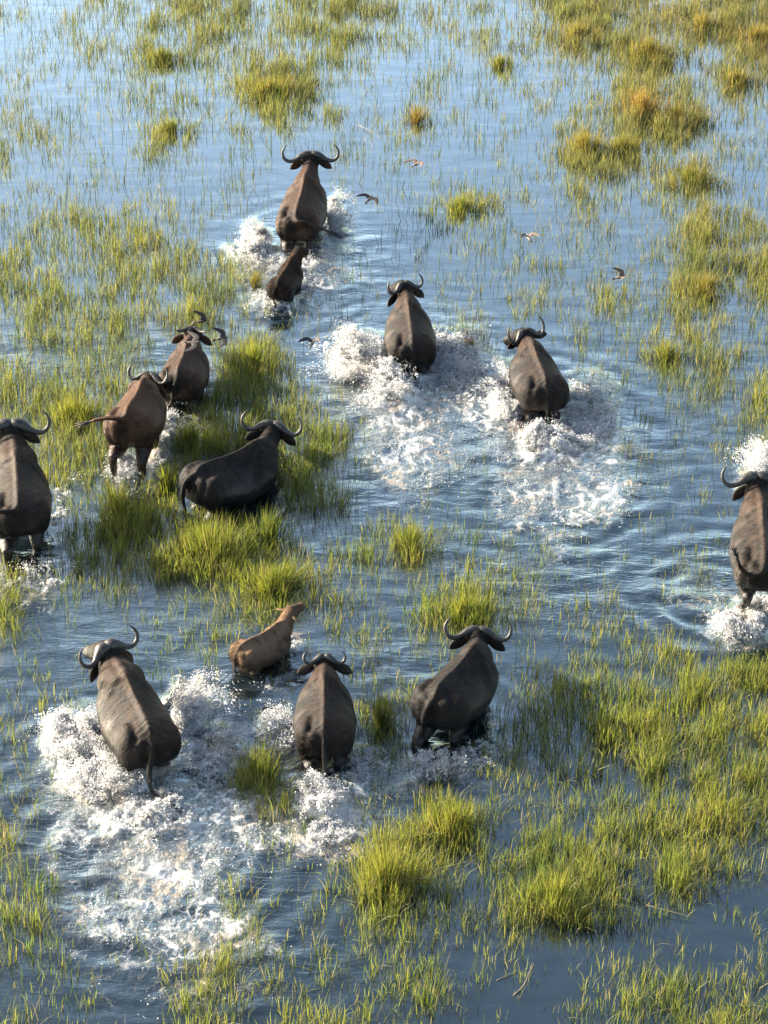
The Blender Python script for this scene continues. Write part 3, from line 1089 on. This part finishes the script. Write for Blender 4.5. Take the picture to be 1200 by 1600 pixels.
# ------------------------------------------------------------------ grass tussocks that stand out one by one
TUSS = [  # px, py of the root, radius m, height m, lime, gold, rust, label
    (398, 578, .48, .50, .8, .12, 0, 'rounded yellow-green grass tussock right of the flat-horned buffalo'),
    (1003, 182, .36, .62, .3, .5, .55, 'tall orange-tipped grass tussock, the reddest, upper right'),
    (1055, 195, .50, .42, .4, .5, .15, 'wide olive grass tussock just right of the orange-tipped one'),
    (915, 238, .42, .42, .5, .45, .2, 'golden grass tussock left of and below the orange-tipped one'),
    (975, 240, .42, .36, .5, .4, .1, 'low golden grass tussock below the orange-tipped one'),
    (1012, 95, .50, .52, .4, .55, .1, 'brown-olive grass tussock above the orange-tipped one'),
    (605, 1395, .42, .66, .85, .25, 0, 'tall bright yellow grass tussock in the foreground below the smaller buffalo'),
    (708, 1300, .38, .52, .7, .2, 0, 'yellow-green grass tussock behind the foreground tussock, below the dark buffalo'),
    (860, 1420, .36, .52, .7, .2, 0, 'grass tussock on the edge of dark open water, lower right'),
    (192, 815, .36, .72, .8, .1, 0, 'tall spiky grass tussock below the rusty brown buffalo'),
    (330, 872, .62, .58, .7, .08, 0, 'broad green grass bank in front of the black buffalo'),
    (412, 848, .34, .50, .5, .05, 0, 'dark green grass tussock under the chest of the black buffalo'),
    (642, 862, .32, .46, .55, .2, 0, 'lone grass tussock in choppy water at the middle of the picture'),
    (722, 958, .52, .32, .75, .12, 0, 'low bright grass tussock above the wide-horned dark buffalo'),
    (425, 925, .55, .44, .7, .08, 0, 'green grass tussock just above the tan calf'),
    (268, 208, .36, .28, .6, .2, 0, 'small low grass island in open water, upper left'),
    (722, 328, .42, .28, .6, .25, 0, 'low grass patch in open water below the highest bird'),
    (405, 1225, .32, .50, .55, .2, 0, 'grass tussock in foam between the two lower left buffalo'),
    (735, 546, .10, .34, .2, .3, .8, 'small reddish grass tuft between the two splashing buffalo'),
    (1095, 458, .34, .38, .4, .45, .2, 'golden grass tussock at right, below the lowest grass bank'),
    (1075, 284, .48, .34, .4, .4, .05, 'olive grass tussock at right, standing alone over dark reflections'),
    (395, 448, .16, .34, .5, .4, .1, 'small yellowish grass tuft left of the dark calf'),
    (648, 192, .16, .38, .3, .4, .4, 'small reddish brown reed tuft above the highest bird'),
    (425, 150, .62, .40, .5, .4, .05, 'large olive grass tussock at the top, above the leading buffalo'),
    (252, 95, .40, .32, .4, .4, 0, 'olive grass tussock near the top left corner'),
    (590, 1135, .30, .44, .6, .2, 0, 'grass tussock between the smaller buffalo and the wide-horned dark one'),
    (1040, 560, .34, .36, .6, .3, 0, 'thin yellow grass tussock in open water at right'),
    (1178, 70, .45, .42, .3, .6, .25, 'tall straw-orange grass tussock in the top right corner'),
    (1100, 48, .42, .40, .3, .6, .2, 'straw-coloured grass tussock left of the top right corner'),
    (905, 62, .45, .34, .3, .55, .12, 'brownish grass tussock at the top, left of the brown-olive one'),
    (1150, 135, .36, .36, .4, .5, .12, 'straw-green grass tussock near the right edge, above the lone olive one'),
    (262, 765, .26, .46, .8, .1, 0, 'small grass tussock between the rusty brown and the black buffalo'),
    (300, 700, .42, .46, .7, .1, 0, 'grass tussock behind the rump of the black buffalo'),
    (120, 655, .50, .38, .7, .15, 0, 'grass tussock left of the rusty brown buffalo'),
    (783, 105, .30, .28, .6, .3, 0, 'bright grass tussock near the top, right of the middle'),
]
for q, (px, py, rad, hgt, lime, gold, rust, lab) in enumerate(TUSS):
    rng = np.random.default_rng(300 + q)
    n = int(np.clip(1250 * rad ** 1.5 / .34, 130, 1500))
    rr = rad * 1.12 * np.minimum(np.abs(rng.normal(0, .62, n)), 1.25)
    an = rng.uniform(0, 6.283, n)
    bx, by = rr * np.cos(an), rr * np.sin(an) * .8
    k = fbm(bx * 4 + q * 7, by * 4, 2, 95)
    keep = rng.random(n) < np.clip(.85 + 2.4 * k - .35 * rr / rad, .02, 1)
    bx, by, an, rr, k = bx[keep], by[keep], an[keep], rr[keep], k[keep]
    n = len(bx)
    h = hgt * np.clip(1.05 - .32 * (rr / rad) + .35 * k, .3, 1.4) * rng.uniform(.55, 1.2, n)
    lean = np.abs(rng.normal(.09, .13, n)) + .12 * rr / rad
    lean = np.where(rng.random(n) < .14, lean + rng.uniform(.3, .9, n), lean)
    ld = np.where(rng.random(n) < .7, an + rng.normal(0, .5, n), rng.normal(.25, .7, n))
    tint = tints(n, np.clip(lime - .12 + .4 * k, 0, 1), gold, rng, straw=.11, rust=rust) * .93
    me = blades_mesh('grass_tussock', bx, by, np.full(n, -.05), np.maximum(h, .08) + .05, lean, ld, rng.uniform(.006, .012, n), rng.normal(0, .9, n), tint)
    o = put('grass_tussock', me, M_GRASS)
    o.location = at(px, py)
    tag(o, lab, 'grass tussock', 'grass tussocks in the marsh')

# ------------------------------------------------------------------ splashes: flying drops and froth lumps
OCT = np.array([(1, 0, 0), (-1, 0, 0), (0, 1, 0), (0, -1, 0), (0, 0, 1), (0, 0, -1)], float)
OCTF = np.array([(0, 2, 4), (2, 1, 4), (1, 3, 4), (3, 0, 4), (2, 0, 5), (1, 2, 5), (3, 1, 5), (0, 3, 5)])
TET = np.array([(1, 1, 1), (-1, -1, 1), (-1, 1, -1), (1, -1, -1)], float) * .72
TETF = np.array([(0, 1, 3), (0, 2, 1), (0, 3, 2), (1, 2, 3)])


def drops_mesh(name, P, Rr, Vd, rng):
    """small drops as four-sided beads, bigger lumps as eight-sided ones, all tumbling and drawn out along their flight"""
    VV, FF, off = [], [], 0
    for base, bf, sel in ((TET, TETF, Rr < .014), (OCT, OCTF, Rr >= .014)):
        p, r, vd0 = P[sel], Rr[sel], Vd[sel]
        n = len(p)
        if not n:
            continue
        u, _, vt = np.linalg.svd(rng.normal(size=(n, 3, 3)))
        V = (base[None] * (rng.uniform(.6, 1.35, (n, 1, 3)) * r[:, None, None])) @ (u @ vt)
        vl = np.linalg.norm(vd0, axis=1, keepdims=True) + 1e-6
        vd = vd0 / vl
        V = V + (V @ vd[:, :, None]) * vd[:, None, :] * np.clip(vl / 3.0, 0, 1)[:, :, None] * 2.2
        VV.append((V + p[:, None, :]).reshape(-1, 3))
        FF.append((off + np.arange(n)[:, None, None] * len(base) + bf[None]).reshape(-1, 3))
        off += n * len(base)
    return mesh_np(name, np.concatenate(VV), np.concatenate(FF))


# px, py, rx, ry of the source on the water; jets; mean horizontal push (m/s, x right, y away); upward speed; label
SPLASH = [
    ([(572, 572, 36, 28, 380, (-1.2, .2), 2.2), (615, 612, 26, 16, 190, (-.3, -.5), 2.4), (700, 565, 34, 30, 190, (.8, .3), 2.3), (735, 600, 40, 30, 70, (.5, 0), 1.5)],
     'burst of white spray around the buffalo in the middle'),
    ([(798, 628, 20, 30, 150, (-.9, .4), 2.0), (846, 694, 26, 12, 130, (-.1, -.6), 1.8), (915, 650, 36, 46, 210, (.7, .4), 2.0), (885, 690, 30, 20, 60, (.4, -.2), 1.6)],
     'spray and flung drops around the buffalo with turned head'),
    ([(400, 395, 22, 30, 150, (-.6, .2), 1.9), (522, 348, 9, 16, 120, (.35, .1), 2.6), (455, 415, 36, 10, 90, (0, -.3), 1.6), (430, 472, 22, 12, 60, (-.1, -.3), 1.3)],
     'spray thrown up by the leading buffalo and dark calf'),
    ([(196, 738, 18, 18, 110, (-.2, -.1), 2.0), (258, 690, 10, 34, 120, (.1, .1), 1.8)],
     'spray between the rusty brown buffalo and the one ahead'),
    ([(128, 1165, 42, 32, 300, (-.6, .3), 2.0), (175, 1215, 50, 38, 340, (-.6, -.2), 2.2), (290, 1122, 20, 30, 240, (.7, .5), 2.6), (335, 1190, 34, 40, 110, (.5, 0), 1.5), (240, 1280, 60, 24, 120, (0, -.4), 1.4)],
     'heavy white spray around the large buffalo lower left'),
    ([(445, 1152, 14, 30, 130, (-.6, .2), 1.9), (500, 1252, 30, 20, 160, (0, -.4), 1.9), (520, 1300, 36, 20, 70, (0, -.4), 1.3), (560, 1200, 14, 26, 40, (.5, 0), 1.4)],
     'spray around the smaller buffalo lower middle'),
    ([(1160, 985, 30, 16, 190, (-.3, -.2), 1.8), (1200, 742, 26, 20, 220, (-.3, .3), 2.6), (1190, 960, 26, 20, 90, (0, 0), 1.6)],
     'white spray around the buffalo at the right edge'),
    ([(70, 905, 40, 20, 26, (.2, .2), 2.4), (92, 800, 8, 50, 16, (.3, .1), 1.8)],
     'thin arc of drops flung beside the buffalo at the left edge'),
    ([(690, 1190, 34, 14, 50, (0, -.2), 1.3), (745, 1180, 24, 22, 40, (.3, 0), 1.2), (452, 1012, 8, 16, 20, (.2, .1), 1.0)],
     'low spray at the feet of the wide-horned dark buffalo'),
]
for q, (srcs, lab) in enumerate(SPLASH):
    rng = np.random.default_rng(500 + q)
    Ps, Rs, Vs = [], [], []
    for (px, py, rx, ry, nj, push, up) in srcs:
        c = at(px, py)
        ex = (at(px + rx, py) - c).length
        ey = (at(px, py - ry) - at(px, py + ry)).length / 2
        rr, an = np.sqrt(rng.random(nj)), rng.uniform(0, 6.283, nj)
        ox, oy = c.x + ex * rr * np.cos(an), c.y + ey * rr * np.sin(an)
        h0, fo, ch = water_fields(ox, oy)
        # outward throw, stronger for the fast jets
        e = rng.random(nj) ** 1.8
        vx = push[0] * (.35 + e) + rng.normal(0, .45, nj) + .3 * np.cos(an)
        vy = push[1] * (.35 + e) + rng.normal(0, .45, nj) + .3 * np.sin(an)
        vz = up * (.25 + .75 * e) * rng.uniform(.7, 1.1, nj)
        for j in range(nj):
            m = int(rng.integers(40, 130))
            T = 2 * vz[j] / 9.81
            t0 = rng.uniform(.05, .75) * T
            t = t0 + rng.normal(0, .22, m) * T
            t = t[(t > .01) & (t < T)]
            m = len(t)
            sp = rng.normal(0, .04, (m, 3)) * (.2 + t[:, None] * 4.0)
            P = np.stack([ox[j] + vx[j] * t, oy[j] + vy[j] * t, max(h0[j], 0) + vz[j] * t - 4.905 * t * t], 1) + sp
            V = np.stack([np.full(m, vx[j]), np.full(m, vy[j]), vz[j] - 9.81 * t], 1)
            Ps.append(P)
            Vs.append(V)
            Rs.append(np.exp(rng.normal(math.log(.0045), .5, m)) * (1.15 - .3 * e[j]))
        # froth lumps riding on the mound
        nl = nj * 11
        rr, an = np.sqrt(rng.random(nl)) * 1.15, rng.uniform(0, 6.283, nl)
        lx, ly = c.x + ex * rr * np.cos(an), c.y + ey * rr * np.sin(an)
        hl, fl, _ = water_fields(lx, ly)
        kk = fl > .35
        lx, ly, hl = lx[kk], ly[kk], hl[kk]
        Ps.append(np.stack([lx, ly, hl + rng.uniform(-.01, .04, len(lx))], 1))
        Vs.append(np.zeros((len(lx), 3)))
        Rs.append(np.exp(rng.normal(math.log(.0068), .4, len(lx))))
    P, R_, V = np.concatenate(Ps), np.concatenate(Rs), np.concatenate(Vs)
    ok = P[:, 2] > -.02
    P, R_, V = P[ok], np.clip(R_[ok], .003, .0125), V[ok]
    o = put('splash', drops_mesh('splash', P, R_, V, rng), M_WHITE)
    tag(o, lab, 'splash', 'spray kicked up by the herd', 'stuff')

# loose bubbles and froth flecks drifting on the churned water
rng = np.random.default_rng(900)
N = 900000
fx, fy = rng.uniform(-9.5, 9.5, N), rng.uniform(24.5, 50, N)
ppx, ppy = to_px(fx, fy, 0)
k = (ppx > -60) & (ppx < 1260) & (ppy > 250) & (ppy < 1640)
fx, fy = fx[k], fy[k]
fh, ff, fc = water_fields(fx, fy)
st = 1 - np.abs(fbm(fx * 2.2 + .6 * fbm(fx * 3, fy * 3, 2, 7), fy * 2.2, 3, 77)) * 3.2
k = rng.random(len(fx)) < np.clip(ff * 1.1 - .06, 0, .8) * np.clip(st, .03, 1) * .55
fx, fy, fh = fx[k], fy[k], fh[k]
P = np.stack([fx, fy, fh + .004], 1)
o = put('foam_flecks', drops_mesh('foam_flecks', P, np.clip(np.exp(rng.normal(math.log(.008), .45, len(P))), .004, .0105), np.zeros_like(P), rng), M_WHITE)
tag(o, 'white froth flecks scattered over the churned water behind the herd', 'foam', kind='stuff')

# ------------------------------------------------------------------ birds
def bird_material():
    m, nt, bs, out = new_mat('bird_plumage')
    b = NB(nt)
    at_ = b.n('ShaderNodeAttribute', attribute_name='tint')
    tc = b.n('ShaderNodeTexCoord').outputs['Object']
    n = b.noise(tc, 60, 3)
    g = b.n('ShaderNodeMix', data_type='RGBA', blend_type='MULTIPLY')
    g.inputs[0].default_value = .5
    nt.links.new(at_.outputs[0], g.inputs[6])
    nt.links.new(n, g.inputs[7])
    nt.links.new(g.outputs[2], bs.inputs['Base Color'])
    bs.inputs['Roughness'].default_value = .7
    return m


M_BIRD = bird_material()


def make_bird(px, py, z, heading, bank, flap_l, flap_r, size, pale, label, pitch=5, sweep=.10):
    """one mesh: spindle body, head, beak, two swept wings with thickness, fan tail; span about 0.42 m"""
    sp = Soup()
    cols = []

    def mark(before, c):
        cols.extend([c] * (sp.n - before))
    up_c, low_c, dark, wing_c = (.06, .045, .035), (.30, .24, .18) if pale else (.11, .08, .06), (.02, .017, .015), (.17, .12, .09) if pale else (.035, .027, .024)
    b0 = sp.n
    sp.tube([(0, -.10, 0), (0, -.06, 0), (0, 0, -.004), (0, .05, 0), (0, .075, .006), (0, .10, .010), (0, .115, .008)],
            [.010, .022, .030, .026, .019, .018, .007], k=10, sub=2)
    mark(b0, low_c)
    b0 = sp.n
    sp.tube([(0, .11, .008), (0, .14, .003)], [.006, .0015], k=6)
    mark(b0, dark)
    b0 = sp.n
    sp.tube([(0, -.09, 0), (0, -.14, 0), (0, -.185, .0)], [.014, .022, .030], up=(0, 0, 1), k=8, rad2=[.006, .004, .003])
    mark(b0, up_c)
    for s, fl in ((-1, flap_l), (1, flap_r)):
        f = math.radians(fl)
        pts, rw = [], []
        for t, ch, yy in [(0, .050, .025), (.18, .052, .035), (.42, .046, .040), (.68, .034, .01 - sweep * .3), (.88, .019, -.02 - sweep * .7), (1, .004, -.04 - sweep)]:
            bend = f * (1 - .35 * t)
            x, zz = t * .21 * math.cos(bend), t * .21 * math.sin(bend)
            pts.append((s * (.012 + x), yy, .012 + zz))
            rw.append(ch)
        b0 = sp.n
        nrm = (-s * math.sin(f), 0, math.cos(f))
        sp.tube(pts, rw, up=nrm, k=10, rad2=[.009, .007, .005, .004, .003, .002], sub=2)
        mark(b0, wing_c)
    me = sp.mesh('bird')
    ca = me.attributes.new('tint', 'FLOAT_COLOR', 'POINT')
    arr = np.ones((len(me.vertices), 4), np.float32)
    arr[:, :3] = np.array(cols)[:len(me.vertices)]
    ca.data.foreach_set('color', arr.ravel())
    o = put('bird', me, M_BIRD)
    o.location = at(px, py, z)
    o.rotation_euler = (Matrix.Rotation(-math.radians(heading), 4, 'Z') @ Matrix.Rotation(math.radians(pitch), 4, 'X') @ Matrix.Rotation(math.radians(bank), 4, 'Y')).to_euler()
    o.scale = (size,) * 3
    tag(o, label, 'bird', 'small birds flying over the herd')


make_bird(651, 256, 1.9, 40, -8, 20, 8, .95, True, 'pale-winged bird, highest of all, right of the leading buffalo')
make_bird(577, 311, 1.7, 25, 12, 12, 12, .95, False, 'dark bird with spread wings just right of the leading buffalo')
make_bird(826, 371, 1.8, -15, 0, 38, 30, .85, True, 'pale bird with raised wings over open water, right of the middle')
make_bird(969, 433, 1.7, 70, 30, 70, 62, .85, True, 'brown bird with wings folded upright, farthest right')
make_bird(315, 502, 1.6, 80, 20, 60, 66, .85, False, 'dark bird just above the flat-horned buffalo')
make_bird(346, 529, 1.6, 75, 35, 30, 22, .9, False, 'dark bird right of the flat-horned buffalo head')
make_bird(302, 535, 1.75, 100, 10, 15, -15, 1.0, False, 'brown bird in front of the flat-horned buffalo head')
make_bird(488, 536, 1.5, 15, -15, 50, 38, .95, False, 'dark bird with raised wings in the gap left of the central spray')

# ------------------------------------------------------------------ dead stalks floating on the water
def stalk(pts, r, label):
    sp = Soup()
    w = [at(x, y, z) for (x, y, z) in pts]
    c = w[0]
    n = len(w)
    sp.tube([p - c for p in w], list(np.linspace(r, r * .45, n)), k=6, sub=4, up=(.3, .1, 1))
    o = put('dead_stalk', sp.mesh('dead_stalk'), M_STALK)
    o.location = c
    tag(o, label, 'stalk', 'dead stalks floating between the grass')


stalk([(804, 1554, .01), (818, 1540, .03), (826, 1522, .04), (834, 1506, .08)], .008, 'pale broken stalk floating in dark water, the thickest, lower middle right')
stalk([(776, 1532, .01), (800, 1520, .02), (812, 1515, .015)], .005, 'short brown stalk left of the pale broken stalk')
stalk([(1010, 1414, .03), (1040, 1422, .06), (1085, 1434, .05)], .006, 'long straw stalk over dark water below the right grass bank')
stalk([(560, 195, .03), (585, 208, .05), (596, 216, .02)], .006, 'pale bent reed right of the big olive tussock near the top')
